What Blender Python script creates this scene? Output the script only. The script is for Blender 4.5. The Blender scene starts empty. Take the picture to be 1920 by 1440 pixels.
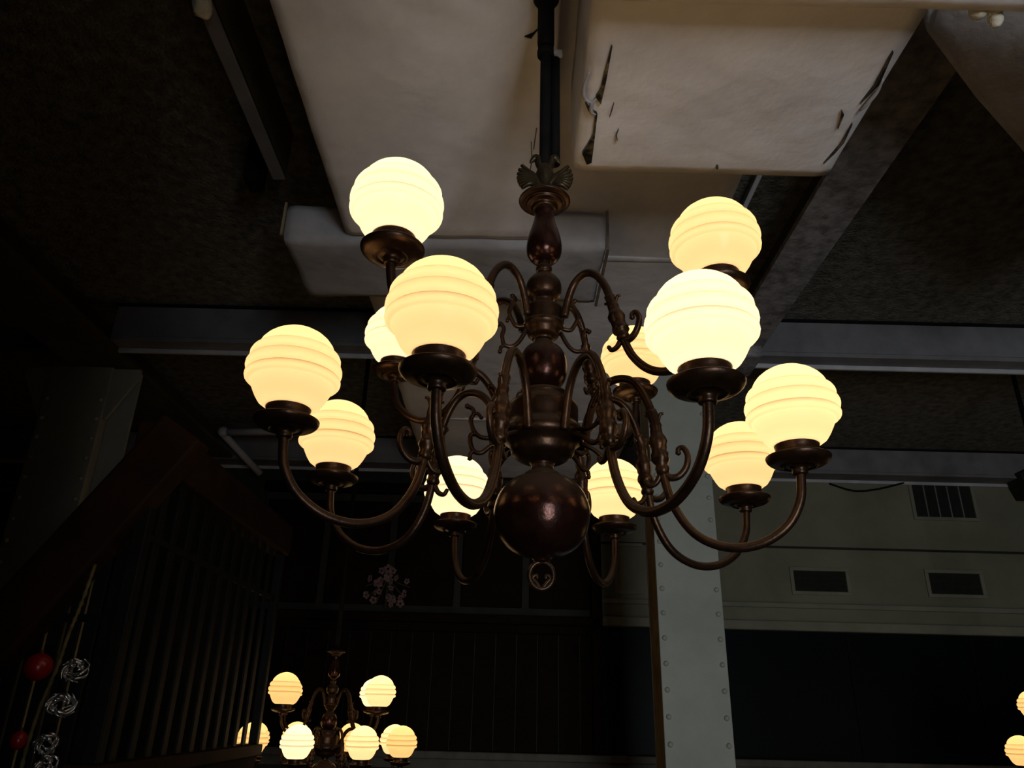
import bpy, bmesh, math, random
from mathutils import Vector, Matrix, noise

random.seed(7)
scene = bpy.context.scene
COL = scene.collection
R = math.radians

# ------------------------------------------------------------------ camera
CAM = Vector((-0.06976, -1.72304, 2.2))
PITCH, ROLL, YAW, FPX = 0.40803, 0.02595, -0.00406, 1423.0
cam_data = bpy.data.cameras.new('camera')
cam = bpy.data.objects.new('camera', cam_data)
COL.objects.link(cam)
fw = Vector((math.sin(YAW) * math.cos(PITCH), math.cos(YAW) * math.cos(PITCH), math.sin(PITCH)))
r0 = Vector((math.cos(YAW), -math.sin(YAW), 0))
u0 = r0.cross(fw)
rt = math.cos(ROLL) * r0 + math.sin(ROLL) * u0
up = -math.sin(ROLL) * r0 + math.cos(ROLL) * u0
m = Matrix((rt, up, -fw)).transposed().to_4x4()
m.translation = CAM
cam.matrix_world = m
cam_data.sensor_fit = 'HORIZONTAL'
cam_data.sensor_width = 36.0
cam_data.lens = FPX / 1920 * 36.0
cam_data.clip_start = 0.05
scene.camera = cam

# ------------------------------------------------------------------ light
world = bpy.data.worlds.new('world')
scene.world = world
world.use_nodes = True
bg = world.node_tree.nodes['Background']
bg.inputs[0].default_value = (0.75, 0.85, 1.0, 1)
bg.inputs[1].default_value = 0.002


def area(name, loc, target, sx, sy, power, color):
    d = bpy.data.lights.new(name, 'AREA')
    d.shape = 'RECTANGLE'
    d.size, d.size_y, d.energy, d.color = sx, sy, power, color
    o = bpy.data.objects.new(name, d)
    COL.objects.link(o)
    o.location = loc
    o.rotation_euler = (Vector(target) - Vector(loc)).to_track_quat('-Z', 'Y').to_euler()
    return o


# daylight through the street windows in the wall behind the photographer
area('window_daylight', (1.5, -5.85, 1.75), (1.3, 2.0, 2.6), 1.5, 2.2, 155, (0.93, 0.97, 1.0))

scene.view_settings.view_transform = 'Standard'
scene.view_settings.look = 'None'
scene.view_settings.gamma = 1.0
scene.view_settings.use_curve_mapping = False
scene.view_settings.exposure = 0.0


# ------------------------------------------------------------------ materials
def nodes(mat):
    mat.use_nodes = True
    nt = mat.node_tree
    return nt, nt.nodes['Principled BSDF']


def surf(name, c1, c2, scale=6.0, rough=0.8, bump=0.2, bscale=40.0, metal=0.0, detail=6.0, contrast=(0.35, 0.65), spec=0.3, bdist=0.01):
    mat = bpy.data.materials.new(name)
    nt, p = nodes(mat)
    tc = nt.nodes.new('ShaderNodeTexCoord')
    nz = nt.nodes.new('ShaderNodeTexNoise')
    nz.inputs['Scale'].default_value = scale
    nz.inputs['Detail'].default_value = detail
    nz.inputs['Roughness'].default_value = 0.6
    rp = nt.nodes.new('ShaderNodeValToRGB')
    rp.color_ramp.elements[0].position, rp.color_ramp.elements[1].position = contrast
    rp.color_ramp.elements[0].color = (*c1, 1)
    rp.color_ramp.elements[1].color = (*c2, 1)
    nt.links.new(tc.outputs['Object'], nz.inputs['Vector'])
    nt.links.new(nz.outputs['Fac'], rp.inputs['Fac'])
    nt.links.new(rp.outputs['Color'], p.inputs['Base Color'])
    p.inputs['Roughness'].default_value = rough
    p.inputs['Metallic'].default_value = metal
    p.inputs['Specular IOR Level'].default_value = spec
    if bump:
        n2 = nt.nodes.new('ShaderNodeTexNoise')
        n2.inputs['Scale'].default_value = bscale
        n2.inputs['Detail'].default_value = 4
        bp = nt.nodes.new('ShaderNodeBump')
        bp.inputs['Strength'].default_value = bump
        bp.inputs['Distance'].default_value = bdist
        nt.links.new(tc.outputs['Object'], n2.inputs['Vector'])
        nt.links.new(n2.outputs['Fac'], bp.inputs['Height'])
        nt.links.new(bp.outputs['Normal'], p.inputs['Normal'])
    return mat


M = {}
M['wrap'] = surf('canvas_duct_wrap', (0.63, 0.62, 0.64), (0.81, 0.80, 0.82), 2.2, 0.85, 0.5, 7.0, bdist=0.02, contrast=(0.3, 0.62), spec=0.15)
M['wrap_side'] = surf('canvas_duct_wrap_dark', (0.31, 0.31, 0.33), (0.46, 0.46, 0.48), 3.0, 0.85, 0.4, 9.0, bdist=0.02, spec=0.15)  # darker canvas; on the crosswise duct the weaker light is put into it
M['seam'] = surf('duct_seam_tape', (0.10, 0.08, 0.06), (0.2, 0.16, 0.12), 12, 0.7, 0.1)
M['foil'] = surf('torn_foil_insulation', (0.03, 0.028, 0.018), (0.35, 0.28, 0.14), 22, 0.35, 0.6, 60, metal=0.6, contrast=(0.5, 0.75))
M['foam'] = surf('expanding_foam', (0.45, 0.42, 0.33), (0.7, 0.67, 0.55), 18, 0.9, 0.5, 50)
M['ceiling'] = surf('dark_sprayed_ceiling', (0.085, 0.083, 0.070), (0.19, 0.185, 0.16), 16, 0.95, 0.8, 45, detail=10, bdist=0.02, spec=0.1)
M['beam'] = surf('grey_painted_steel_beam', (0.13, 0.13, 0.137), (0.19, 0.19, 0.2), 4, 0.7, 0.2, 30)
M['girder'] = surf('olive_painted_girder', (0.05, 0.042, 0.018), (0.085, 0.07, 0.03), 4, 0.75, 0.2, 30)
M['flange'] = surf('mottled_concrete_flange', (0.11, 0.10, 0.10), (0.27, 0.26, 0.26), 13, 0.9, 0.5, 40, detail=12, contrast=(0.33, 0.6))
M['column'] = surf('pale_green_painted_steel', (0.30, 0.315, 0.275), (0.36, 0.375, 0.33), 3, 0.55, 0.12, 60)
M['column_side'] = surf('brown_steel_edge', (0.16, 0.11, 0.045), (0.30, 0.25, 0.15), 5, 0.6, 0.2, 40, contrast=(0.4, 0.6))  # warm lamplight on the column's left side is put into this brown
M['wall'] = surf('olive_grey_plaster', (0.15, 0.15, 0.105), (0.20, 0.20, 0.145), 1.6, 0.85, 0.2, 20)
M['trim'] = surf('grey_green_trim', (0.175, 0.175, 0.13), (0.22, 0.22, 0.165), 3, 0.7, 0.1, 30)
M['darkwall'] = surf('dark_plaster', (0.02, 0.02, 0.017), (0.035, 0.034, 0.028), 3, 0.9, 0.2, 20)  # very dark plaster with faint mottling
M['black'] = surf('black_painted_metal', (0.005, 0.005, 0.005), (0.009, 0.008, 0.008), 20, 0.8, 0.05, spec=0.08)
M['ventdark'] = surf('vent_cavity', (0.012, 0.012, 0.011), (0.02, 0.02, 0.018), 20, 0.9, 0)
M['wood'] = surf('dark_brown_stained_wood', (0.006, 0.0035, 0.002), (0.012, 0.006, 0.003), 5, 0.8, 0.15, 25, spec=0.08)
M['railwood'] = surf('reddish_brown_rail_wood', (0.018, 0.008, 0.004), (0.036, 0.015, 0.007), 5, 0.7, 0.15, 25, spec=0.12)
M['barmetal'] = surf('dark_iron_bar', (0.004, 0.004, 0.0037), (0.009, 0.0085, 0.007), 14, 0.6, 0.1, 60, spec=0.2)
M['floor'] = surf('dark_timber_floor', (0.03, 0.018, 0.011), (0.06, 0.036, 0.02), 3, 0.5, 0.1, 20)
M['pipe'] = surf('white_painted_pipe', (0.4, 0.4, 0.42), (0.5, 0.5, 0.52), 6, 0.6, 0.1, 30)
M['ledge'] = surf('pale_ledge_paint', (0.07, 0.065, 0.05), (0.11, 0.10, 0.08), 6, 0.6, 0.1, 30)
M['petal'] = surf('faded_pink_petal', (0.14, 0.07, 0.07), (0.26, 0.18, 0.17), 20, 0.8, 0.1)
M['redball'] = surf('red_glass_bauble', (0.20, 0.004, 0.005), (0.30, 0.006, 0.008), 3, 0.25, 0, spec=0.5)
M['tinsel'] = surf('silver_tinsel', (0.5, 0.5, 0.5), (0.9, 0.9, 0.9), 20, 0.22, 0.2, 60, metal=0.9)
M['rope'] = surf('straw_coloured_rope', (0.10, 0.075, 0.028), (0.2, 0.15, 0.06), 30, 0.8, 0.3, 80)
M['speaker'] = surf('black_speaker_shell', (0.012, 0.011, 0.010), (0.02, 0.018, 0.016), 10, 0.7, 0.1)

glassblack = bpy.data.materials.new('night_black_glass')
nt, p = nodes(glassblack)
p.inputs['Base Color'].default_value = (0.004, 0.006, 0.008, 1)
p.inputs['Roughness'].default_value = 0.35
p.inputs['Specular IOR Level'].default_value = 0.05
M['glass'] = glassblack


def bronze(name, c1, c2, rough):
    """dark brass with a dull layer of dust where the surface faces up"""
    mat = surf(name, c1, c2, 25, rough, 0.08, 90, metal=0.75, spec=0.5)
    nt = mat.node_tree
    p = nt.nodes['Principled BSDF']
    dust = nt.nodes.new('ShaderNodeBsdfDiffuse')
    dust.inputs['Color'].default_value = (0.11, 0.075, 0.05, 1)
    geo = nt.nodes.new('ShaderNodeNewGeometry')
    sep = nt.nodes.new('ShaderNodeSeparateXYZ')
    mr = nt.nodes.new('ShaderNodeMapRange')
    mr.inputs['From Min'].default_value = 0.15
    mr.inputs['From Max'].default_value = 0.95
    mr.inputs['To Max'].default_value = 0.6
    mix = nt.nodes.new('ShaderNodeMixShader')
    out = nt.nodes['Material Output']
    nt.links.new(geo.outputs['Normal'], sep.inputs[0])
    nt.links.new(sep.outputs['Z'], mr.inputs['Value'])
    nt.links.new(mr.outputs['Result'], mix.inputs['Fac'])
    nt.links.new(p.outputs[0], mix.inputs[1])
    nt.links.new(dust.outputs[0], mix.inputs[2])
    nt.links.new(mix.outputs[0], out.inputs['Surface'])
    return mat


M['brass'] = bronze('dark_aged_brass', (0.030, 0.015, 0.008), (0.060, 0.030, 0.015), 0.36)
M['brass_red'] = bronze('reddish_aged_brass', (0.030, 0.011, 0.009), (0.055, 0.020, 0.013), 0.24)
M['brass_gold'] = bronze('dull_gold_brass', (0.035, 0.027, 0.014), (0.07, 0.052, 0.026), 0.42)


def opal(name, col, emit, glass):
    """opal glass: glows through, and passes the light of the bulb inside"""
    mat = bpy.data.materials.new(name)
    nt, p = nodes(mat)
    nt.nodes.remove(p)
    out = nt.nodes['Material Output']
    em = nt.nodes.new('ShaderNodeEmission')
    em.inputs['Color'].default_value = (*col, 1)
    # light of the bulb that leaves the glass: strongest where the wall faces away from the bulb squarely
    tc = nt.nodes.new('ShaderNodeTexCoord')
    vs = nt.nodes.new('ShaderNodeVectorMath')
    vs.operation = 'SUBTRACT'
    vs.inputs[1].default_value = (0, 0, 0.03)
    vn = nt.nodes.new('ShaderNodeVectorMath')
    vn.operation = 'NORMALIZE'
    dt = nt.nodes.new('ShaderNodeVectorMath')
    dt.operation = 'DOT_PRODUCT'
    pw = nt.nodes.new('ShaderNodeMath')
    pw.operation = 'POWER'
    pw.inputs[1].default_value = 2.2
    ml = nt.nodes.new('ShaderNodeMath')
    ml.operation = 'MULTIPLY'
    ml.inputs[1].default_value = emit
    mxm = nt.nodes.new('ShaderNodeMath')
    mxm.operation = 'ABSOLUTE'
    nt.links.new(tc.outputs['Object'], vs.inputs[0])
    nt.links.new(vs.outputs[0], vn.inputs[0])
    nt.links.new(vn.outputs[0], dt.inputs[0])
    nt.links.new(tc.outputs['Normal'], dt.inputs[1])
    nt.links.new(dt.outputs['Value'], mxm.inputs[0])
    nt.links.new(mxm.outputs[0], pw.inputs[0])
    nt.links.new(pw.outputs[0], ml.inputs[0])
    nt.links.new(ml.outputs[0], em.inputs['Strength'])
    tr = nt.nodes.new('ShaderNodeBsdfTranslucent')
    tr.inputs['Color'].default_value = (*glass, 1)
    gl = nt.nodes.new('ShaderNodeBsdfGlossy')
    gl.inputs['Roughness'].default_value = 0.3
    gl.inputs['Color'].default_value = (0.9, 0.9, 0.9, 1)
    mx = nt.nodes.new('ShaderNodeMixShader')
    mx.inputs[0].default_value = 0.012
    ad = nt.nodes.new('ShaderNodeAddShader')
    nt.links.new(tr.outputs[0], mx.inputs[1])
    nt.links.new(gl.outputs[0], mx.inputs[2])
    nt.links.new(em.outputs[0], ad.inputs[0])
    nt.links.new(mx.outputs[0], ad.inputs[1])
    nt.links.new(ad.outputs[0], out.inputs['Surface'])
    return mat


OPAL = {
    'warm': (opal('opal_glass_warm', (1.1, 0.67, 0.32), 0.50, (0.95, 0.84, 0.56)), 0.17),
    'mid': (opal('opal_glass_pale', (1.1, 0.70, 0.35), 0.54, (0.95, 0.86, 0.60)), 0.20),
    'bright': (opal('opal_glass_bright', (1.12, 0.80, 0.52), 0.60, (0.97, 0.90, 0.70)), 0.21),
    'far': (opal('opal_glass_far', (1.0, 0.60, 0.24), 0.50, (0.95, 0.80, 0.48)), 0.15),
}


# ------------------------------------------------------------------ mesh helpers
def link(name, bm, mat, parent=None, smooth=True, loc=None):
    me = bpy.data.meshes.new(name)
    bm.to_mesh(me)
    bm.free()
    return link_mesh(name, me, mat, parent, smooth, loc)


def link_mesh(name, me, mat, parent=None, smooth=True, loc=None):
    if smooth:
        me.polygons.foreach_set('use_smooth', [True] * len(me.polygons))
    me.materials.clear()
    me.materials.append(mat)
    o = bpy.data.objects.new(name, me)
    COL.objects.link(o)
    if parent is not None:
        o.parent = parent
    if loc is not None:
        o.location = loc
    return o


def inst(name, me, parent, loc, rot=None, scale=None):
    o = bpy.data.objects.new(name, me)
    COL.objects.link(o)
    o.parent = parent
    o.location = loc
    if rot:
        o.rotation_euler = rot
    if scale:
        o.scale = scale
    return o


def empty(name, loc=(0, 0, 0), rz=0.0):
    o = bpy.data.objects.new(name, None)
    COL.objects.link(o)
    o.location = loc
    o.rotation_euler = (0, 0, rz)
    return o


def tag(o, label=None, cat=None, group=None, kind=None):
    if label:
        o['label'] = label
    if cat:
        o['category'] = cat
    if group:
        o['group'] = group
    if kind:
        o['kind'] = kind
    return o


def bm_box(lo, hi, bevel=0.0, bm=None):
    bm = bm or bmesh.new()
    g = bmesh.ops.create_cube(bm, size=1.0)
    for v in g['verts']:
        v.co = Vector([lo[i] + (v.co[i] + 0.5) * (hi[i] - lo[i]) for i in range(3)])
    if bevel:
        es = list({e for v in g['verts'] for e in v.link_edges})
        bmesh.ops.bevel(bm, geom=es, offset=bevel, segments=2, affect='EDGES', profile=0.5)
    return bm


def box(name, lo, hi, mat, parent=None, bevel=0.0):
    return link(name, bm_box(lo, hi, bevel), mat, parent, smooth=False)


def lathe(profile, segs=32, bm=None, close=False):
    """profile: list of (radius, z)"""
    bm = bm or bmesh.new()
    rings = []
    for rr, z in profile:
        if rr < 1e-5:
            rings.append([bm.verts.new((0, 0, z))])
        else:
            rings.append([bm.verts.new((rr * math.cos(2 * math.pi * k / segs), rr * math.sin(2 * math.pi * k / segs), z)) for k in range(segs)])
    for a, b in zip(rings, rings[1:]):
        for k in range(segs):
            k2 = (k + 1) % segs
            if len(a) == 1 and len(b) == 1:
                continue
            if len(a) == 1:
                bm.faces.new((a[0], b[k2], b[k]))
            elif len(b) == 1:
                bm.faces.new((a[k], a[k2], b[0]))
            else:
                bm.faces.new((a[k], a[k2], b[k2], b[k]))
    bmesh.ops.recalc_face_normals(bm, faces=bm.faces)
    return bm


def spline(pts, per=8):
    """Catmull-Rom through the points"""
    P = [Vector(q) for q in pts]
    P = [P[0] * 2 - P[1]] + P + [P[-1] * 2 - P[-2]]
    out = []
    for i in range(1, len(P) - 2):
        a, b, c, d = P[i - 1:i + 3]
        for k in range(per):
            t = k / per
            out.append(0.5 * ((2 * b) + (c - a) * t + (2 * a - 5 * b + 4 * c - d) * t * t + (3 * b - a - 3 * c + d) * t ** 3))
    out.append(P[-2])
    return out


def tube(path, radius, segs=12, bm=None, caps=True):
    bm = bm or bmesh.new()
    n = len(path)
    rad = radius if callable(radius) else (lambda t: radius)
    tang = [(path[min(i + 1, n - 1)] - path[max(i - 1, 0)]).normalized() for i in range(n)]
    ref = Vector((0, 0, 1)) if abs(tang[0].z) < 0.9 else Vector((0, 1, 0))
    nrm = (ref - tang[0] * ref.dot(tang[0])).normalized()
    rings = []
    for i in range(n):
        nrm = (nrm - tang[i] * nrm.dot(tang[i])).normalized()
        bn = tang[i].cross(nrm)
        rr = rad(i / (n - 1))
        rings.append([bm.verts.new(path[i] + (nrm * math.cos(2 * math.pi * k / segs) + bn * math.sin(2 * math.pi * k / segs)) * rr) for k in range(segs)])
    for a, b in zip(rings, rings[1:]):
        for k in range(segs):
            k2 = (k + 1) % segs
            bm.faces.new((a[k], a[k2], b[k2], b[k]))
    if caps:
        bm.faces.new(rings[0][::-1])
        bm.faces.new(rings[-1])
    return bm


def blob(center, r, bm=None, sub=2, sc=(1, 1, 1)):
    bm = bm or bmesh.new()
    g = bmesh.ops.create_icosphere(bm, subdivisions=sub, radius=r)
    for v in g['verts']:
        v.co = Vector((v.co.x * sc[0], v.co.y * sc[1], v.co.z * sc[2])) + Vector(center)
    return bm


def soft_box(lo, hi, rad=0.03, step=0.06, amp=0.006, freq=2.0, seed=0.0, fold=0.0):
    """box wrapped in cloth: rounded edges, uneven sides"""
    bm = bmesh.new()
    lo, hi = Vector(lo), Vector(hi)
    size = hi - lo
    n = [max(3, min(90, int(round(size[i] / step)))) for i in range(3)]
    made = {}

    def vert(key):
        if key not in made:
            c = Vector([lo[i] + size[i] * key[i] / n[i] for i in range(3)])
            inner = Vector([min(max(c[i], lo[i] + rad), hi[i] - rad) for i in range(3)])
            d = c - inner
            if d.length > 1e-9:
                nd = d.normalized()
                p = inner + nd * min(rad, d.length)
            else:
                nd = Vector((0, 0, 0))
                p = c
            s = p * freq + Vector((seed, seed * 2, seed * 3))
            w = noise.noise(s) + 0.5 * noise.noise(s * 2.7)
            if fold:
                w += fold * math.sin(p.y * 23 + 5 * noise.noise(s * 0.8)) * max(0.0, noise.noise(s * 0.5) + 0.25)
            made[key] = bm.verts.new(p + nd * w * amp)
        return made[key]

    for ax in range(3):
        a, b = (ax + 1) % 3, (ax + 2) % 3
        for side in (0, n[ax]):
            for i in range(n[a]):
                for j in range(n[b]):
                    ks = []
                    for di, dj in ((0, 0), (1, 0), (1, 1), (0, 1)):
                        k = [0, 0, 0]
                        k[ax], k[a], k[b] = side, i + di, j + dj
                        ks.append(vert(tuple(k)))
                    bm.faces.new(ks if side else ks[::-1])
    bmesh.ops.recalc_face_normals(bm, faces=bm.faces)
    return bm


def prism(poly, z0, z1, bm=None):
    bm = bm or bmesh.new()
    a = [bm.verts.new((x, y, z0)) for x, y in poly]
    b = [bm.verts.new((x, y, z1)) for x, y in poly]
    n = len(poly)
    bm.faces.new(a[::-1])
    bm.faces.new(b)
    for k in range(n):
        bm.faces.new((a[k], a[(k + 1) % n], b[(k + 1) % n], b[k]))
    bmesh.ops.recalc_face_normals(bm, faces=bm.faces)
    return bm


# ------------------------------------------------------------------ the room
ZC, ZB = 4.8, 4.53            # ceiling slab, underside of the steel beams
tag(box('floor', (-5.7, -6.1, -0.1), (5.7, 6.2, 0), M['floor']), kind='structure')
tag(box('ceiling', (-5.7, -6.1, ZC), (5.7, 6.2, ZC + 0.15), M['ceiling']), kind='structure')
tag(box('wall_left', (-5.75, -6.1, 0), (-5.6, 6.1, ZC), M['darkwall']), kind='structure')
tag(box('wall_right', (5.6, -6.1, 0), (5.75, 6.1, ZC), M['darkwall']), kind='structure')
tag(box('wall_behind', (-5.7, -6.15, 0), (5.7, -6.0, ZC), M['darkwall']), kind='structure')
w = tag(box('wall_far', (-5.7, 6.03, 0), (5.7, 6.15, ZC), M['darkwall']), kind='structure')
# plaster panels of the far wall: two courses with an open joint, and the panelled bay beside the column
WX0 = 0.83
box('wall_panel', (WX0, 5.985, 3.815), (5.6, 6.03, ZB), M['wall'], w)
box('wall_panel', (WX0, 5.985, 3.25), (5.6, 6.03, 3.79), M['wall'], w)
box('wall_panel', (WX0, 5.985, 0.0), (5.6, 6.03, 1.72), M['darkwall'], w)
for (x0, x1, z0, z1) in ((0.97, 1.0, 3.30, 3.80), (1.0, 1.26, 3.30, 3.33), (1.0, 1.26, 3.77, 3.80)):
    box('panel_moulding', (x0, 5.965, z0), (x1, 5.99, z1), M['trim'], w)

# cornice under the plaster: three stepped members
t = tag(empty('trim_1', (0, 0, 0)), kind='structure')
box('moulding', (WX0, 5.93, 3.20), (5.6, 6.03, 3.25), M['trim'], t, 0.01)
box('moulding', (WX0, 5.96, 3.075), (5.6, 6.03, 3.20), M['wall'], t)
box('moulding', (WX0, 5.90, 2.985), (5.6, 6.03, 3.075), M['trim'], t, 0.012)
t = tag(empty('trim_2', (0, 0, 0)), kind='structure')
box('sill', (-2.6, 5.82, 1.80), (5.6, 6.03, 1.865), M['ledge'], t, 0.01)
box('moulding', (-2.6, 5.90, 1.72), (5.6, 6.03, 1.80), M['ledge'], t)
# the black glazed front below the cornice
wd = tag(empty('window_1'), kind='structure')
for k in range(4):
    x0 = WX0 + k * 1.1925
    box('pane', (x0 + 0.012, 6.0, 1.865), (x0 + 1.1805, 6.02, 2.985), M['glass'], wd)
    if k:
        box('mullion', (x0 - 0.012, 5.985, 1.865), (x0 + 0.012, 6.02, 2.985), M['black'], wd)
# street windows behind the photographer
wd = tag(empty('window_2'), kind='structure')
for k in range(2):
    x0 = 0.7 + k * 0.8
    box('pane', (x0 + 0.05, -5.99, 0.65), (x0 + 0.75, -5.97, 2.85), M['pipe'], wd)
    box('window_frame', (x0 - 0.05, -5.99, 0.6), (x0 + 0.05, -5.93, 2.9), M['wood'], wd)
box('window_frame', (2.25, -5.99, 0.6), (2.35, -5.93, 2.9), M['wood'], wd)
box('window_sill', (0.6, -5.99, 0.5), (2.4, -5.9, 0.6), M['wood'], wd)
# unseen wall added to keep the daylight off the left half of the room
tag(box('daylight_baffle', (0.30, -6.0, 0), (0.40, -2.76, ZC), M['darkwall']), kind='structure')


# ---- steel beams
def beam_x(name, x0, x1, y0, y1, lip):
    b = tag(empty(name), kind='structure')
    box('web', (x0, y0, ZB + 0.02), (x1, y0 + 0.03, ZC), M['beam'], b)
    box('bottom_flange', (x0, y0 - lip, ZB - 0.012), (x1, y1, ZB + 0.02), M['beam'], b, 0.004)
    box('edge_strip', (x0, y1 - 0.022, ZB - 0.045), (x1, y1, ZB - 0.012), M['pipe'], b, 0.004)
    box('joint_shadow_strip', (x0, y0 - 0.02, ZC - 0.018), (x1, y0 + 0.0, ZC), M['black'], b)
    return b


beam_x('ceiling_beam', -2.9, -1.0, 3.03, 3.18, 0.0)
beam_x('ceiling_beam', 1.62, 5.6, 3.03, 3.18, 0.0)
beam_x('ceiling_beam', 1.62, 5.6, 5.75, 5.98, 0.0)
beam_x('ceiling_beam', -5.6, -1.0, 5.75, 5.98, 0.0)
# girders running away from the camera
g = tag(empty('ceiling_girder'), kind='structure')
box('bottom_flange', (1.35, -3.0, ZB - 0.015), (1.61, 3.2, ZB + 0.02), M['flange'], g, 0.004)
box('web', (1.46, -3.0, ZB + 0.02), (1.50, 5.9, ZC), M['girder'], g)
box('end_bracket', (1.33, 2.86, ZB - 0.10), (1.60, 3.22, ZB - 0.015), M['flange'], g, 0.02)
g = tag(empty('ceiling_girder'), kind='structure')
box('bottom_flange', (-1.255, -3.0, ZB - 0.012), (-1.195, 1.24, ZB + 0.012), M['beam'], g, 0.003)
box('web', (-1.215, -3.0, ZB), (-1.195, 1.24, ZC), M['girder'], g)
g = tag(empty('ceiling_girder'), kind='structure')
box('bottom_flange', (-3.42, -3.0, ZB - 0.015), (-2.93, 5.7, ZB + 0.02), M['girder'], g, 0.004)
box('web', (-3.2, -3.0, ZB + 0.02), (-3.12, 5.7, ZC), M['girder'], g)


# ---- riveted columns
def dome(r, h):
    return lathe([(r * math.cos(a), h * math.sin(a)) for a in [R(x) for x in (0, 25, 50, 72)]] + [(0, h)], 10)


riv_me = bpy.data.meshes.new('rivet')
_b = dome(0.017, 0.019)
bmesh.ops.rotate(_b, verts=_b.verts, cent=(0, 0, 0), matrix=Matrix.Rotation(R(90), 3, 'X'))
_b.to_mesh(riv_me)
_b.free()
riv_me.materials.append(M['column'])
riv_me.polygons.foreach_set('use_smooth', [True] * len(riv_me.polygons))


def column(x0, x1, y, depth, top, zs, side):
    c = tag(empty('steel_column'), kind='structure')
    box('front_plate', (x0, y, 0), (x1, y + 0.025, top), M['column'], c, 0.003)
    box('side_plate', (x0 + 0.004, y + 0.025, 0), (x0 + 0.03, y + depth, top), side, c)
    box('side_plate', (x1 - 0.03, y + 0.025, 0), (x1 - 0.004, y + depth, top), M['column'], c)
    box('rear_plate', (x0, y + depth, 0), (x1, y + depth + 0.025, top), M['column'], c)
    for z in zs:
        inst('rivet', riv_me, c, (x0 + 0.032, y, z))
        inst('rivet', riv_me, c, (x1 - 0.032, y, z))
    return c


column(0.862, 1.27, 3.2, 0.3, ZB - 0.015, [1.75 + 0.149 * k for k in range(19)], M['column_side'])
c = column(-3.56, -3.10, 3.5, 0.3, ZB - 0.015, [2.6 + 0.15 * k for k in range(12)], M['column'])
for s, xa in ((1, -3.10), (-1, -3.56)):
    bm = bmesh.new()
    pr = [(xa, ZB - 0.02), (xa + s * 0.20, ZB - 0.02), (xa + s * 0.20, ZB - 0.09), (xa + s * 0.02, ZB - 0.42), (xa, ZB - 0.42)]
    f = [bm.verts.new((x, 3.52, z)) for x, z in pr]
    h = [bm.verts.new((x, 3.55, z)) for x, z in pr]
    bm.faces.new(f)
    bm.faces.new(h[::-1])
    for k in range(5):
        bm.faces.new((f[k], f[(k + 1) % 5], h[(k + 1) % 5], h[k]))
    bmesh.ops.recalc_face_normals(bm, faces=bm.faces)
    link('gusset_plate', bm, M['column'], c, smooth=False)
box('side_flange', (-3.10, 3.6, 0), (-2.93, 3.63, ZB - 0.02), M['column'], c)

# ---- canvas wrapped ducts
d = tag(empty('air_duct', (0, 2, 4.4)), 'long wide canvas-wrapped air duct running down the middle of the ceiling', 'duct')
link('duct_wrap', soft_box((-0.945, -4.9, 0), (0.925, 3.86, 0.12), 0.03, 0.075, 0.007, 1.8, 3.1, fold=0.35), M['wrap'], d)
for yy in (-2.6, -0.35, 2.1):
    link('wrap_seam', soft_box((-0.95, yy, -0.006), (0.93, yy + 0.05, 0.09), 0.01, 0.05, 0.004, 4, yy), M['wrap'], d)

d = tag(empty('air_duct', (0, 0, 4.30)), 'pale canvas-wrapped duct left of the chandelier rod, meeting the crosswise duct', 'duct')
bm = soft_box((-0.905, -3.0, 0), (0.05, 1.238, 0.088), 0.025, 0.05, 0.006, 2.0, 7.7, fold=0.3)
for v in bm.verts:                      # the underside dips towards the crosswise duct
    t = max(0.0, min(1.0, 1 - v.co.z / 0.088))
    v.co.z -= 0.088 * t * max(0.0, v.co.y)
    if v.co.x < -0.4:
        v.co.x += 0.025 * max(0.0, v.co.y)
link('duct_wrap', bm, M['wrap'], d)
link('foil_tear', prism([(-0.066, 0.150), (-0.037, 0.136), (-0.02, 0.118), (-0.043, 0.158)], -0.022, 0.02), M['foil'], d)
for pts in ([(-0.028, 0.62), (-0.024, 0.72), (-0.032, 0.80)], [(-0.01, 0.55), (-0.018, 0.66)], [(-0.62, 0.80), (-0.60, 0.83), (-0.615, 0.86)]):
    P = spline([(x, y, -0.088 * y - 0.001) for x, y in pts], 5)
    link('wrap_crease', tube(P, 0.0022, 6), M['seam'], d)
d = tag(empty('air_duct', (0.565, 0, 3.95)), 'low boxy canvas duct end with torn slits and foil showing', 'duct')
link('duct_wrap', soft_box((-0.455, -1.4, 0), (0.455, 0.44, 0.43), 0.025, 0.05, 0.006, 2.2, 9.0), M['wrap'], d)
TEARS = [
    [(0.181, -0.129), (0.184, -0.125), (0.182, 0.006), (0.177, 0.098), (0.158, 0.067), (0.169, 0.038)],
    [(0.171, 0.144), (0.165, 0.151), (0.167, 0.236), (0.14, 0.327), (0.16, 0.381), (0.176, 0.372), (0.175, 0.299)],
    [(0.128, 0.096), (0.14, 0.117), (0.169, 0.139), (0.14, 0.127)],
    [(0.981, -0.127), (0.979, -0.123), (0.985, 0.003), (0.972, 0.075), (0.984, 0.028), (0.995, -0.006)],
    [(0.985, 0.16), (0.987, 0.258), (0.966, 0.352), (0.982, 0.298), (0.992, 0.246)],
    [(0.928, 0.104), (0.941, 0.119), (0.948, 0.185), (0.935, 0.124)],
    [(0.217, 0.092), (0.216, 0.115), (0.211, 0.157), (0.215, 0.121)],
    [(0.247, 0.208), (0.244, 0.233), (0.251, 0.263), (0.242, 0.236)],
    [(0.61, 0.373), (0.616, 0.384), (0.613, 0.393), (0.606, 0.382)],
]
for k, poly in enumerate(TEARS):
    link('foil_tear', prism([(x - 0.565, y) for x, y in poly], -0.009, 0.012), M['foil'], d, smooth=False)
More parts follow.
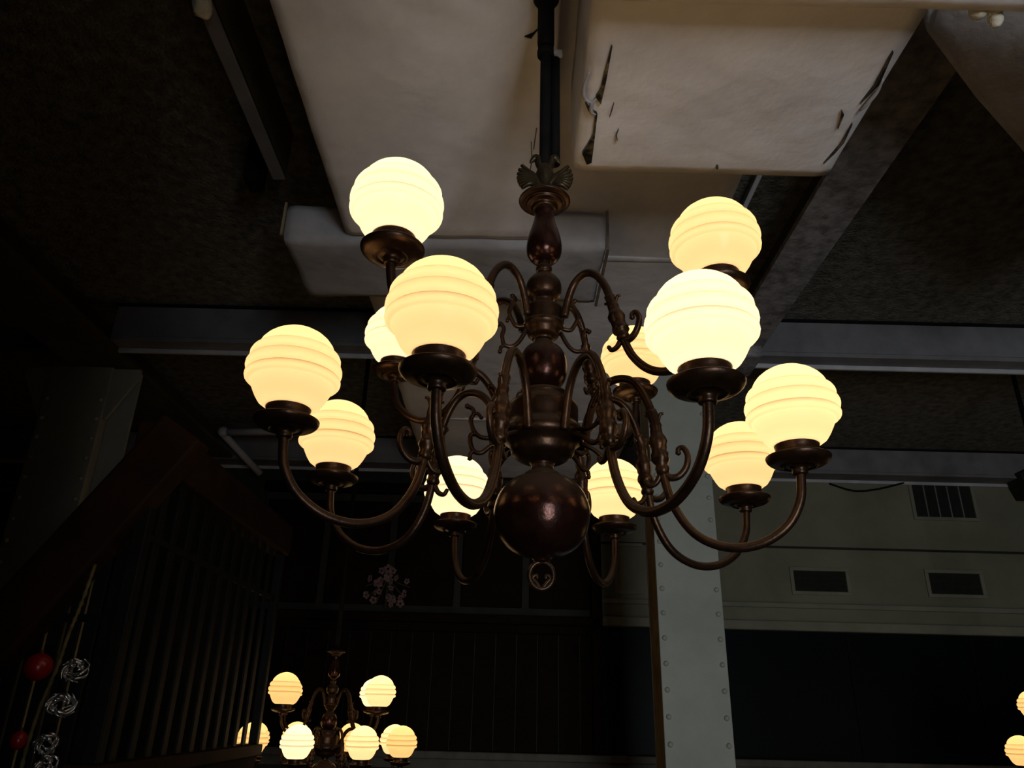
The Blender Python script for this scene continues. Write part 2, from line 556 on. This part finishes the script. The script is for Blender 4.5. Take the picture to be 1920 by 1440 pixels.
# canvas flaps that hang open beside the long tears
for pts in ([(0.160, 0.075), (0.148, 0.10), (0.150, 0.13), (0.166, 0.142)], [(0.128, -0.03), (0.118, 0.03), (0.126, 0.075), (0.15, 0.095)], [(0.996, -0.03), (1.0, 0.02), (0.992, 0.07), (0.984, 0.10)]):
    P = spline([(x - 0.565, y, -0.008) for x, y in pts], 5)
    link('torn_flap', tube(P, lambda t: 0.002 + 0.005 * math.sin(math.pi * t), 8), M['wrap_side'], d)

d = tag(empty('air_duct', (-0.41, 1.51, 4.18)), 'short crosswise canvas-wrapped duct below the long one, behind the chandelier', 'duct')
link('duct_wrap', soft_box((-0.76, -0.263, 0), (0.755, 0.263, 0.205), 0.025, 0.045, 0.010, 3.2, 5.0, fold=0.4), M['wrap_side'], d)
box('corner_strip', (0.75, -0.274, -0.004), (0.762, -0.262, 0.2), M['seam'], d)
box('corner_strip', (0.75, -0.27, -0.012), (0.762, 0.265, 0.0), M['seam'], d)
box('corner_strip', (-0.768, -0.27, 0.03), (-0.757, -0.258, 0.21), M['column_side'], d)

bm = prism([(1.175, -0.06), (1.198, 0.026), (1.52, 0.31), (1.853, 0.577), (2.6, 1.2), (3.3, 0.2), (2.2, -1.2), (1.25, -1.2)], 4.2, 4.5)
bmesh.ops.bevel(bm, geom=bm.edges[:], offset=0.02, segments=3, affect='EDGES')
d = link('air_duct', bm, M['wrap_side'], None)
tag(d, 'grey duct set at an angle in the upper right corner', 'duct')

d = tag(empty('wrapped_pipe', (1.5, -0.528, 3.87)), 'canvas-wrapped pipe crossing under the boxy duct at the top edge', 'pipe')
link('pipe_wrap', soft_box((-1.42, 0.09, 0), (0.45, 0.205, 0.07), 0.02, 0.04, 0.006, 3, 2.0), M['wrap'], d)
bm = blob((-0.36, 0.215, 0.05), 0.035, None, 3, (1.3, 0.7, 1.0))
blob((-0.34, 0.235, 0.02), 0.022, bm, 3, (0.8, 0.9, 1.3))
blob((-0.39, 0.22, 0.03), 0.024, bm, 3)
for v in bm.verts:
    v.co += Vector((1, 1, 1)) * 0.004 * noise.noise(v.co * 60)
link('foam_drip', bm, M['foam'], d)

bm = blob((0, 0, 0), 0.045, None, 3, (0.8, 1.0, 1.2))
for v in bm.verts:
    v.co *= 1 + 0.25 * noise.noise(v.co * 30)
o = link('foam_lump', bm, M['foam'], None, loc=(-1.215, 0.225, ZB - 0.045))
tag(o, 'small white lump of foam stuck to the beam at the top edge', 'foam')

# ---- pipes and small boxes on the ceiling
d = tag(empty('sprinkler_pipe', (-2.6, 5.3, 4.65)), 'white painted pipe with an elbow under the dark ceiling at left', 'pipe')
link('pipe_run', tube([Vector((-0.30, 0.0, 0)), Vector((0.9, -0.1, 0))], 0.035, 14), M['pipe'], d)
link('pipe_run', tube([Vector((-0.33, 0.0, 0)), Vector((-0.03, 0.42, -0.29))], 0.035, 14), M['pipe'], d)
link('elbow', blob((-0.31, 0.0, 0), 0.055), M['pipe'], d)
link('hanger', tube([Vector((0.2, -0.03, 0.03)), Vector((0.2, -0.03, 0.15))], 0.008, 8), M['pipe'], d)
o = box('junction_box', (-1.42, 1.27, 4.56), (-1.35, 1.40, ZC), M['black'], None, 0.006)
tag(o, 'small black junction box hanging beside the beam at upper left', 'junction box')
o = link('conduit', tube([Vector((1.15, 0.5, 4.74)), Vector((1.15, 5.7, 4.74))], 0.014, 10), M['pipe'])
tag(o, 'thin pale conduit between the long duct and the mottled girder', 'conduit')


# ---- vents, cable and speaker on the far wall
def vent(x0, x1, z0, z1, n, vertical, label):
    v = tag(empty('wall_vent', (x0, 5.985, z0)), label, 'vent', 'grilles on the far wall')
    W, H, F = x1 - x0, z1 - z0, 0.035
    for lo, hi in (((-F, 0, -F), (W + F, 0, 0)), ((-F, 0, H), (W + F, 0, H + F)), ((-F, 0, 0), (0, 0, H)), ((W, 0, 0), (W + F, 0, H))):
        box('vent_frame', (lo[0], -0.018, lo[2]), (hi[0], 0.0, hi[2]), M['trim'], v, 0.003)
    box('vent_cavity', (0, -0.004, 0), (W, -0.001, H), M['ventdark'], v)
    for k in range(1, n):
        if vertical:
            box('blade', (W * k / n - 0.006, -0.012, 0), (W * k / n + 0.006, -0.004, H), M['beam'], v)
        else:
            box('blade', (0, -0.012, H * k / n - 0.004), (W, -0.004, H * k / n + 0.004), M['ventdark'], v)


vent(4.11, 4.72, 4.15, 4.50, 5, True, 'large dark vent grille with upright blades, high on the wall')
vent(2.76, 3.28, 3.37, 3.57, 4, False, 'small dark slot vent nearest the riveted column')
vent(4.11, 4.62, 3.375, 3.58, 4, False, 'small dark slot vent with soot marks below it, farther from the column')
P = spline([(3.25, 5.965, 4.475), (3.45, 5.96, 4.41), (3.6, 5.96, 4.405), (3.8, 5.96, 4.44), (4.0, 5.96, 4.495), (4.03, 5.965, 4.5)], 6)
o = link('cable', tube(P, 0.010, 8), M['black'])
tag(o, 'thin dark cable sagging along the wall above the vents', 'cable')
sp = tag(empty('wall_speaker', (5.25, 5.82, 4.50)), 'black wall speaker near the ceiling at the right edge', 'speaker')
bm = bm_box((-0.14, -0.12, -0.15), (0.14, 0.12, 0.15), 0.012)
bmesh.ops.rotate(bm, verts=bm.verts, cent=(0, 0, 0), matrix=Matrix.Rotation(R(-25), 3, 'Y') @ Matrix.Rotation(R(15), 3, 'X'))
link('cabinet', bm, M['speaker'], sp, smooth=False)
link('bracket', tube([Vector((0, 0.05, 0)), Vector((0.02, 0.17, 0.03))], 0.02, 8), M['black'], sp)

# ---- dark timber bar front under the far end of the duct
bb = tag(empty('back_bar', (-0.9, 5.95, 1.87)), 'tall dark wooden back bar with upright boards, below the duct', 'bar')
box('back_panel', (-1.7, -0.02, 0), (1.69, 0.03, 2.46), M['darkwall'], bb)
box('cornice', (-1.7, -0.16, 1.10), (1.7, 0.0, 1.18), M['wood'], bb, 0.012)
box('cornice', (-1.7, -0.11, 1.02), (1.7, 0.0, 1.10), M['wood'], bb, 0.012)
box('cornice', (-1.7, -0.12, 2.36), (1.7, 0.0, 2.46), M['wood'], bb, 0.012)
_me = None
for k in range(17):
    x = -1.69 + k * 0.2
    if _me is None:
        o = box('board', (0.006, -0.045, 0), (0.194, -0.02, 1.02), M['wood'], bb, 0.004)
        o.location = (x, 0, 0)
        _me = o.data
    else:
        inst('board', _me, bb, (x, 0, 0))
for k in range(5):
    x = -1.66 + k * 0.67
    box('upper_panel', (x, -0.04, 1.26), (x + 0.6, -0.02, 2.28), M['wood'], bb, 0.015)
box('end_post', (1.62, -0.16, 0), (1.72, 0.0, 2.46), M['wood'], bb, 0.008)

# flowers hung on the back bar
fl = tag(empty('flower_spray', (-1.25, 5.75, 3.33)), 'spray of faded pink flowers hung on the dark bar', 'flowers')
pet = bpy.data.meshes.new('blossom')
bm = bmesh.new()
for k in range(5):
    a = k * 2 * math.pi / 5
    b = blob((0.024 * math.cos(a), 0.0, 0.024 * math.sin(a)), 0.018, None, 1, (1, 0.5, 1))
    tmp = bpy.data.meshes.new('tmp')
    b.to_mesh(tmp)
    b.free()
    bm.from_mesh(tmp)
    bpy.data.meshes.remove(tmp)
bm.to_mesh(pet)
bm.free()
pet.materials.append(M['petal'])
rng = random.Random(4)
for k in range(24):
    a, rr = rng.uniform(0, 6.28), rng.uniform(0, 1) ** 0.6
    x, z = rr * 0.21 * math.cos(a), rr * 0.19 * math.sin(a) - 0.08 * rr
    inst('blossom', pet, fl, (x, rng.uniform(-0.05, 0.02), z), (rng.uniform(-0.6, 0.6), rng.uniform(0, 6), rng.uniform(-0.6, 0.6)), (rng.uniform(0.7, 1.2),) * 3)
for k in range(7):
    a = R(-90 + (k - 3) * 28)
    P = spline([(0, 0.02, 0.05), (0.09 * math.cos(a), 0.0, 0.09 * math.sin(a)), (0.22 * math.cos(a), 0.01, 0.22 * math.sin(a) - 0.03)], 4)
    link('stem', tube(P, 0.005, 6), M['girder'], fl)

# ------------------------------------------------------------------ barred stall at left
st = tag(empty('barred_stall', (-1.37, 0.98, 0)), 'dark wooden stall with iron bars and a sloping brown top rail', 'stall')
Y1 = 1.70
box('side_panel', (-0.08, 0, 0), (-0.0, Y1, 1.96), M['wood'], st)
box('front_panel', (-0.75, 0.0, 0), (-0.08, 0.08, 1.96), M['wood'], st)
box('base_rail', (-0.10, -0.02, 1.96), (0.02, Y1 + 0.03, 2.015), M['railwood'], st, 0.006)
box('base_rail', (-0.75, -0.02, 1.90), (-0.10, 0.10, 1.94), M['ledge'], st, 0.006)
box('corner_post', (-0.05, -0.005, 2.015), (-0.0, 0.045, 3.05), M['barmetal'], st, 0.004)
box('end_post', (-0.045, Y1 - 0.02, 2.015), (0.0, Y1 + 0.025, 3.02), M['barmetal'], st, 0.004)
box('top_rail', (-0.10, -0.04, 3.0), (0.02, Y1 + 0.04, 3.17), M['railwood'], st, 0.012)
box('middle_rail', (-0.032, 0.04, 2.74), (-0.012, Y1, 2.765), M['barmetal'], st)
# rail that slopes down along the front
bm = bmesh.new()
L = 1.0
bm_box((-L, -0.05, -0.19), (-0.01, 0.06, 0.0), 0.014, bm)
bmesh.ops.rotate(bm, verts=bm.verts, cent=(0, 0, 0), matrix=Matrix.Rotation(R(-57), 3, 'Y'))
link('sloping_rail', bm, M['railwood'], st, smooth=False).location = (0.0, -0.01, 3.2)
bar_me = None
for k in range(1, 12):
    y = 0.0 + 0.1385 * k
    if bar_me is None:
        bar_me = bpy.data.meshes.new('bar')
        b = bm_box((-0.006, -0.023, 0), (0.006, 0.023, 1.0), 0.002)
        b.to_mesh(bar_me)
        b.free()
        bar_me.materials.append(M['barmetal'])
    inst('bar', bar_me, st, (-0.022, y, 2.015), None, (1, 1, 0.99))
for k in range(1, 12):
    x = -0.02 - 0.058 * k
    top = 3.2 - math.tan(R(57)) * (-x) - 0.22
    if top > 1.96:
        inst('bar', bar_me, st, (x, 0.03, 1.94), (0, 0, R(90)), (1, 1, top - 1.94 + 0.08))
box('middle_rail', (-0.40, 0.02, 2.45), (-0.02, 0.045, 2.475), M['barmetal'], st)

# festive garland on the stall front: each ornament its own thing
P = spline([(-1.49, 0.915, 2.63), (-1.50, 0.905, 2.50), (-1.515, 0.9, 2.40), (-1.525, 0.9, 2.30), (-1.55, 0.9, 2.17), (-1.56, 0.9, 2.02), (-1.55, 0.9, 1.9)], 8)
o = link('garland_rope', tube(P, lambda t: 0.006 + 0.002 * math.sin(t * 160), 8), M['rope'])
tag(o, 'straw-coloured rope hanging down the front of the barred stall', 'rope')


def bauble(loc, r, label, sc=(1, 1, 1)):
    b = tag(empty('bauble', loc), label, 'bauble', 'red baubles on the garland')
    link('ball', lathe([(r * math.sin(R(a)) * sc[0], -r * math.cos(R(a)) * sc[2]) for a in range(0, 181, 12)], 24), M['redball'], b)
    link('cap', lathe([(0.0, r * sc[2] + 0.008), (0.006, r * sc[2] + 0.008), (0.007, r * sc[2] - 0.004)], 10), M['brass_gold'], b)


bauble((-1.553, 0.842, 2.296), 0.042, 'large dark red bauble hanging beside the rope')
bauble((-1.57, 0.865, 2.085), 0.024, 'small bright red bauble low on the garland', (1, 1, 1.15))
rng = random.Random(11)
for k, (x, z, r, lab) in enumerate(((-1.452, 2.29, 0.042, 'topmost silver tinsel twist beside the red bauble'), (-1.468, 2.188, 0.046, 'long curled silver tinsel twist in the middle of the garland'),
                                    (-1.487, 2.075, 0.04, 'silver tinsel twist beside the small bright red bauble'), (-1.47, 2.015, 0.036, 'lowest tangled silver tinsel twist at the bottom edge'))):
    g = tag(empty('tinsel_twist', (x, 0.875, z)), lab, 'tinsel', 'tinsel twists on the garland')
    for j in range(11):
        a = j * 0.75
        pts = []
        for q in range(6):
            b = a + q * 0.55
            pts.append((r * (0.35 + 0.13 * q) * math.cos(b), rng.uniform(-0.018, 0.018), r * (0.25 + 0.12 * q) * math.sin(b) + rng.uniform(-0.006, 0.006)))
        link('strand', tube(spline(pts, 3), lambda t: 0.0015 + 0.0035 * math.sin(math.pi * t), 5), M['tinsel'], g)

# ------------------------------------------------------------------ chandeliers
# opal globe with three ribs, in units of its radius
GLOBE = [(0.38, -0.96), (0.40, -0.93), (0.52, -0.875), (0.64, -0.79), (0.715, -0.68), (0.772, -0.57), (0.818, -0.47), (0.845, -0.40), (0.862, -0.370),
         (0.905, -0.357), (0.945, -0.338), (0.978, -0.302), (0.990, -0.255), (0.982, -0.210), (0.950, -0.176), (0.920, -0.160),
         (0.944, -0.146), (0.985, -0.105), (1.0, -0.04), (0.993, 0.03), (0.965, 0.09), (0.922, 0.122), (0.892, 0.132),
         (0.912, 0.148), (0.944, 0.195), (0.940, 0.26), (0.905, 0.330), (0.860, 0.375), (0.822, 0.393), (0.794, 0.402),
         (0.797, 0.42), (0.785, 0.475), (0.745, 0.56), (0.665, 0.665), (0.55, 0.765), (0.40, 0.855), (0.22, 0.92), (0.08, 0.945), (0.0, 0.95)]
LOW = [(0.587, -0.12), (0.587, -0.165), (0.578, -0.215), (0.545, -0.265), (0.485, -0.300), (0.415, -0.305), (0.35, -0.275), (0.307, -0.21), (0.288, -0.13),
       (0.280, -0.05), (0.264, 0.025), (0.235, 0.080), (0.200, 0.097), (0.160, 0.085), (0.128, 0.042), (0.112, -0.015), (0.105, -0.05)]
UPP = [(0.49, 0.225), (0.49, 0.18), (0.474, 0.125), (0.43, 0.080), (0.37, 0.056), (0.31, 0.068), (0.262, 0.115), (0.235, 0.18),
       (0.215, 0.25), (0.193, 0.318), (0.165, 0.360), (0.132, 0.375), (0.097, 0.355), (0.076, 0.31), (0.066, 0.27)]


def sub(path, z0, z1):
    """stretch of an arm on its inner rise, between two heights"""
    return [Vector((x, 0, z)) for x, z in path if z0 <= z <= z1]


def chandelier(name, loc, s, lows, ups, rod_top, label, segs=32, gr=0.1, bright=(), mid=(), fine=True, gmat='warm'):
    ch = tag(empty(name, loc), label, 'chandelier', 'globe chandeliers')
    # turned centre
    def turned(nm, prof, mat, k=segs):
        pts = [Vector((r, 0, z)) for r, z in prof]
        sm = spline(pts, 4)
        return link(nm, lathe([(max(0.0, q.x) * s, q.z * s) for q in sm], k), mat, ch)

    br, red = M['brass'], M['brass_red']
    turned('top_disc', [(0.0, 0.668), (0.035, 0.668), (0.060, 0.664), (0.070, 0.655), (0.070, 0.650), (0.060, 0.645), (0.052, 0.646), (0.048, 0.638), (0.036, 0.634), (0.030, 0.622), (0.0, 0.62)], br)
    turned('vase_knop', [(0.0, 0.63), (0.026, 0.622), (0.027, 0.60), (0.032, 0.575), (0.043, 0.535), (0.0475, 0.505), (0.045, 0.48), (0.034, 0.462), (0.022, 0.455), (0.0, 0.45)], red)
    turned('neck_ring', [(0.0, 0.462), (0.016, 0.458), (0.017, 0.445), (0.021, 0.438), (0.021, 0.428), (0.017, 0.422), (0.017, 0.41), (0.0, 0.408)], br)
    turned('bulb_knop', [(0.0, 0.415), (0.026, 0.412), (0.042, 0.395), (0.0465, 0.375), (0.042, 0.352), (0.028, 0.340), (0.022, 0.333), (0.0, 0.33)], br)
    turned('upper_hub', [(0.0, 0.338), (0.024, 0.335), (0.030, 0.322), (0.046, 0.316), (0.049, 0.305), (0.049, 0.275), (0.053, 0.268), (0.052, 0.260), (0.045, 0.250), (0.038, 0.235), (0.028, 0.228), (0.023, 0.222), (0.0, 0.22)], br)
    turned('middle_ball', [(0.0, 0.222), (0.02, 0.222), (0.03, 0.208), (0.045, 0.198), (0.057, 0.175), (0.0605, 0.148), (0.056, 0.118), (0.044, 0.098), (0.026, 0.085), (0.0, 0.083)], red)
    turned('lower_hub', [(0.0, 0.09), (0.03, 0.088), (0.058, 0.078), (0.066, 0.070), (0.066, 0.062), (0.070, 0.055), (0.083, 0.045), (0.086, 0.03), (0.086, -0.005), (0.094, -0.015), (0.101, -0.030), (0.098, -0.045),
                           (0.084, -0.056), (0.078, -0.064), (0.072, -0.082), (0.052, -0.096), (0.030, -0.101), (0.025, -0.108), (0.0, -0.11)], br, segs + 8)
    turned('lower_neck', [(0.0, -0.095), (0.025, -0.098), (0.026, -0.118), (0.036, -0.124), (0.044, -0.130), (0.044, -0.138), (0.0, -0.14)], br)
    turned('bottom_ball', [(0.0, -0.132), (0.044, -0.135), (0.074, -0.148), (0.098, -0.175), (0.110, -0.208), (0.110, -0.235), (0.101, -0.268), (0.082, -0.296), (0.052, -0.316), (0.022, -0.325), (0.016, -0.332), (0.0, -0.335)], red, segs + 8)
    # finial ring under the ball, with two little scrolls inside
    fr = []
    for k in range(25):
        a = 2 * math.pi * k / 24
        fr.append(Vector((0.027 * math.cos(a) * s, 0, (-0.362 + 0.030 * math.sin(a)) * s)))
    fin = link('finial_ring', tube(fr, 0.0055 * s, 8, caps=False), br, ch)
    if fine:
        for sg in (-1, 1):
            P = spline([(sg * 0.003, 0, -0.39), (sg * 0.012, 0, -0.378), (sg * 0.020, 0, -0.368), (sg * 0.012, 0, -0.362), (sg * 0.009, 0, -0.370)], 4)
            link('scroll', tube([q * s for q in P], 0.004 * s, 8), br, fin)
    # rod
    cr = 0.040 if fine else 0.085
    rod = link('rod', lathe([(0.0, 0.66 * s), (0.016, 0.66 * s), (0.016, rod_top), (0.0, rod_top)], 16), M['black'], ch)
    link('ceiling_canopy', lathe([(0.0, rod_top), (cr, rod_top), (cr * 1.03, rod_top - 0.015), (cr * 0.7, rod_top - 0.04), (0.02, rod_top - 0.055), (0.0, rod_top - 0.055)], 24), M['black'], ch)
    if fine:
        link('sleeve', lathe([(0.016, 1.225), (0.024, 1.225), (0.026, 1.24), (0.026, rod_top - 0.05), (0.016, rod_top - 0.05)], 16), M['black'], rod)
        link('clamp', lathe([(0.017, 1.19), (0.026, 1.192), (0.026, 1.21), (0.017, 1.212)], 16), M['black'], rod)
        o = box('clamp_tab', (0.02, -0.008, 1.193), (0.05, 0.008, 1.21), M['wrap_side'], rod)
        link('rod_gap_shade', tube([Vector((0.030, 0.012, 0.79)), Vector((0.030, 0.012, 1.19))], 0.014, 10), M['black'], rod)  # added black tube standing in for the shaded gap beside the rod
        # double-headed eagle
        eg = link('eagle_finial', lathe([(0.0, 0.668), (0.03, 0.668), (0.024, 0.682), (0.017, 0.70), (0.021, 0.725), (0.026, 0.745), (0.020, 0.768), (0.009, 0.782), (0.0, 0.785)], 16), M['brass_gold'], ch)
        for sg in (-1, 1):
            P = spline([(sg * 0.008, -0.004, 0.755), (sg * 0.017, -0.005, 0.778), (sg * 0.021, -0.006, 0.795), (sg * 0.028, -0.006, 0.797), (sg * 0.038, -0.006, 0.785), (sg * 0.043, -0.006, 0.778)], 5)
            link('head', tube(P, lambda t: 0.011 - 0.001 * t if t < 0.6 else max(0.0012, 0.0104 - 0.023 * (t - 0.6)), 10), M['brass_gold'], eg)
            bm = bmesh.new()
            root = Vector((sg * 0.010, 0.0, 0.705))
            for k in range(7):
                a = R(40 + 11 * k)
                ln = 0.078 - 0.0045 * k
                b = root + Vector((sg * 0.006, 0, 0.006 - 0.001 * k))
                tip = b + Vector((sg * math.sin(a) * ln, -0.006, math.cos(a) * ln))
                tube(spline([b, b.lerp(tip, 0.55) + Vector((0, -0.002 * k, 0.003)), tip], 5), lambda t: 0.004 + 0.0045 * math.sin(math.pi * min(1, 0.2 + t * 0.72)), 6, bm)
            tube(spline([root, root + Vector((sg * 0.022, 0.002, 0.032)), root + Vector((sg * 0.052, 0.002, 0.064))], 5), lambda t: 0.010 + 0.006 * math.sin(math.pi * t) - 0.006 * t, 8, bm)
            link('wing', bm, M['brass_gold'], eg)
            link('claw', tube(spline([(sg * 0.012, -0.015, 0.70), (sg * 0.022, -0.02, 0.685), (sg * 0.026, -0.024, 0.672)], 4), 0.005, 8), M['brass_gold'], eg)

    # scrolled brackets between the arms
    def bracket(az, upper):
        e = bpy.data.objects.new('scroll_bracket', None)
        if upper:
            A = [(0.044, 0.262), (0.068, 0.258), (0.080, 0.272), (0.089, 0.295), (0.083, 0.32), (0.074, 0.335), (0.082, 0.345)]
            B = [(0.044, 0.25), (0.062, 0.216), (0.080, 0.200), (0.099, 0.203), (0.106, 0.226), (0.102, 0.247), (0.110, 0.262), (0.118, 0.258)]
            C2 = [(0.096, 0.204), (0.107, 0.196), (0.110, 0.183)]
            D2 = [(0.088, 0.288), (0.094, 0.272)]
        else:
            A = [(0.085, -0.03), (0.125, -0.043), (0.150, -0.041), (0.166, -0.026), (0.174, 0.0), (0.167, 0.018), (0.172, 0.030), (0.184, 0.036)]
            B = [(0.085, -0.045), (0.122, -0.062), (0.145, -0.081), (0.164, -0.077), (0.173, -0.055), (0.172, -0.038), (0.164, -0.034)]
            C2 = [(0.163, -0.076), (0.171, -0.085), (0.172, -0.096)]
            D2 = [(0.169, 0.016), (0.158, 0.018), (0.149, 0.008)]
        ca, sa = math.cos(az), math.sin(az)
        first = None
        bm = bmesh.new()
        for pts, r0_ in ((A, 0.0058), (B, 0.0058), (C2, 0.005), (D2, 0.0045)):
            P = [Vector((x * ca, x * sa, z)) * s for x, z in [(q.x, q.z) for q in spline([Vector((x, 0, z)) for x, z in pts], 4)]]
            tube(P, r0_ * s, 8, bm)
            blob(P[-1], r0_ * 1.35 * s, bm, 1)
        bpy.data.objects.remove(e)
        link('scroll_bracket', bm, br, ch)

    la = [a for _, a, _ in lows]
    ua = [a for _, a, _ in ups]
    if fine:
        for i in range(len(la)):
            a, b = la[i], la[(i + 1) % len(la)]
            if i == 0:
                continue        # the front of the hub is plain
            bracket(R(a + ((b - a) % 360) / 2), False)
        for i in range(len(ua)):
            a, b = ua[i], ua[(i + 1) % len(ua)]
            if i == 0:
                continue
            bracket(R(a + ((b - a) % 360) / 2), True)

    # globe, pan and fitter meshes are shared by all arms
    gm = bpy.data.meshes.new('globe_shade')
    b = lathe([(r * gr, z * gr) for r, z in GLOBE], 40 if fine else 28)
    b.to_mesh(gm)
    b.free()
    gm.polygons.foreach_set('use_smooth', [True] * len(gm.polygons))
    gm.materials.append(OPAL[gmat][0])
    k = gr / 0.1
    pm = bpy.data.meshes.new('drip_pan')
    b = lathe([(q.x * k, (q.z - 0.007) * k) for q in spline([Vector(v) for v in ((0.0105, 0, -0.148), (0.016, 0, -0.146), (0.017, 0, -0.134), (0.030, 0, -0.129), (0.034, 0, -0.1315), (0.040, 0, -0.1285), (0.056, 0, -0.124), (0.0645, 0, -0.117), (0.067, 0, -0.110), (0.065, 0, -0.1085), (0.058, 0, -0.113), (0.04, 0, -0.116), (0.0, 0, -0.117))], 3)], 36)
    b.to_mesh(pm)
    b.free()
    pm.polygons.foreach_set('use_smooth', [True] * len(pm.polygons))
    pm.materials.append(br)
    fm = bpy.data.meshes.new('globe_fitter')
    b = lathe([(v[0] * k, v[1] * k) for v in ((0.0, -0.124), (0.047, -0.124), (0.048, -0.117), (0.045, -0.110), (0.0445, -0.098), (0.0465, -0.091), (0.046, -0.087), (0.041, -0.087), (0.040, -0.094), (0.0, -0.094))], 36)
    b.to_mesh(fm)
    b.free()
    fm.polygons.foreach_set('use_smooth', [True] * len(fm.polygons))
    fm.materials.append(br)

    for tier, lst, base, R0, H0 in (('l', lows, LOW, 0.587, 0.0), ('u', ups, UPP, 0.49, 0.345)):
        for i, (rad, az, h) in enumerate(lst):
            ca, sa = math.cos(R(az)), math.sin(R(az))
            dR, dH = rad - R0, h - H0
            inner = base[-1][0]

            def warp(x, z):
                t = min(1.0, max(0.0, (x - inner) / (R0 - inner)))
                return Vector(((x + dR * t) * ca, (x + dR * t) * sa, z + dH * t)) * s

            P2 = spline([Vector((x, 0, z)) for x, z in base], 6)
            arm = link('lamp_arm', tube([warp(q.x, q.z) for q in P2], 0.0098 * s, 12), br, ch)
            # leaf husk and curls on the inner rise
            if tier == 'l':
                leaf = [(0.2895, -0.145), (0.2865, -0.12), (0.2835, -0.09), (0.280, -0.055), (0.2765, -0.02), (0.268, 0.01)]
                curl = [(0.287, -0.132), (0.302, -0.150), (0.325, -0.148), (0.343, -0.128), (0.348, -0.102), (0.339, -0.083), (0.328, -0.085), (0.327, -0.094)]
                hook = [(0.285, -0.14), (0.272, -0.162), (0.256, -0.168), (0.248, -0.158)]
                tips = [((0.272, -0.02), (0.262, -0.004), (0.254, 0.0)), ((0.282, -0.02), (0.290, 0.0), (0.298, 0.002))]
            else:
                leaf = [(0.243, 0.158), (0.236, 0.178), (0.229, 0.203), (0.220, 0.235), (0.212, 0.262), (0.204, 0.287)]
                curl = [(0.238, 0.172), (0.250, 0.158), (0.268, 0.166), (0.281, 0.186), (0.285, 0.208), (0.276, 0.224), (0.266, 0.221), (0.266, 0.213)]
                hook = [(0.236, 0.168), (0.222, 0.148), (0.206, 0.143), (0.198, 0.152)]
                tips = [((0.208, 0.255), (0.198, 0.268), (0.190, 0.270)), ((0.218, 0.26), (0.226, 0.28), (0.234, 0.281))]
            lp = [warp(q.x, q.z) for q in spline([Vector((x, 0, z)) for x, z in leaf], 5)]
            bm = tube(lp, lambda t: s * (0.0105 + 0.0085 * math.sin(math.pi * min(1, t * 1.25)) ** 0.8 * (1 if t < 0.8 else 1) + 0.0022 * math.sin(t * 26)) if t < 0.78 else s * 0.0125, 12)
            if fine:
                for v in bm.verts:
                    v.co += (v.co - min(lp, key=lambda q: (q - v.co).length_squared)) * 0.22 * noise.noise(v.co * 110)
            for tp in tips:
                tube([warp(q.x, q.z) for q in spline([Vector((x, 0, z)) for x, z in tp], 4)], lambda t: s * (0.0055 - 0.002 * t), 6, bm)
            link('leaf_ornament', bm, br, arm)
            bm = tube([warp(q.x, q.z) for q in spline([Vector((x, 0, z)) for x, z in curl], 5)], lambda t: s * (0.0092 - 0.004 * t), 8)
            blob(warp(*curl[-1]), 0.0075 * s, bm, 1)
            tube([warp(q.x, q.z) for q in spline([Vector((x, 0, z)) for x, z in hook], 4)], lambda t: s * (0.0072 - 0.002 * t), 8, bm)
            blob(warp(*hook[-1]), 0.0058 * s, bm, 1)
            link('scroll_ornament', bm, br, arm)
            g = Vector((rad * ca, rad * sa, h)) * s
            # the cup keeps its size: lift it so the arm meets the pan
            lift = Vector((0, 0, (1 - s) * -0.0 + (0.12 * k - 0.12 * s)))
            g = g + lift
            inst('drip_pan', pm, arm, g)
            inst('globe_fitter', fm, arm, g)
            key = tier + str(i)
            mt, pw = OPAL['bright' if key in bright else 'mid' if key in mid else gmat]
            go = inst('globe_shade', gm, arm, g)
            go.material_slots[0].link = 'OBJECT'
            go.material_slots[0].material = mt
            ld = bpy.data.lights.new('bulb', 'POINT')
            ld.energy = pw * k * k
            ld.color = (1.0, 0.72, 0.44)
            ld.shadow_soft_size = 0.022
            lo = bpy.data.objects.new('bulb', ld)
            COL.objects.link(lo)
            lo.parent = arm
            lo.location = g + Vector((0, 0, 0.03 * k))
    return ch


Z0 = 2.84339
LOWS = [(0.5876, -109.94, 0.0021), (0.5928, -64.31, -0.0023), (0.5667, -19.44, -0.0171), (0.5968, 23.74, 0.0090), (0.5996, 66.26, -0.0054), (0.5875, 114.01, -0.0127), (0.5743, 160.10, 0.0261), (0.5953, 205.35, 0.0135)]
UPS = [(0.5077, -130.60, 0.3507), (0.4748, -39.61, 0.3315), (0.4689, 51.69, 0.3626), (0.5150, 144.5, 0.382)]
chandelier('chandelier', (0, 0, Z0), 1.0, LOWS, UPS, 4.288 - Z0, 'large dark brass chandelier of twelve lit globes hanging in front of the ducts', 36,
           bright=('l1', 'u3', 'l5', 'u0'), mid=('l4', 'l2'))


def even(n, r, ph, h):
    return [(r, ph + k * 360.0 / n, h) for k in range(n)]


S2 = 0.835
chandelier('chandelier', (-1.212, 3.627, Z0 - 0.848), S2, even(8, 0.587, -52.8, 0.0), even(4, 0.49, -31.9, 0.345), ZC - (Z0 - 0.848),
           'distant globe chandelier hanging low, partly hidden by the stall bars', 24, 0.098, bright=('l7', 'u1'), mid=('l0', 'u0', 'l2'), fine=False, gmat='far')
chandelier('chandelier', (3.79, 3.627, Z0 - 0.815), S2, even(8, 0.587, -70.0, 0.0), even(4, 0.49, -60.0, 0.345), ZC - (Z0 - 0.815),
           'distant globe chandelier cut off by the right edge of the picture', 24, 0.098, fine=False, gmat='far')
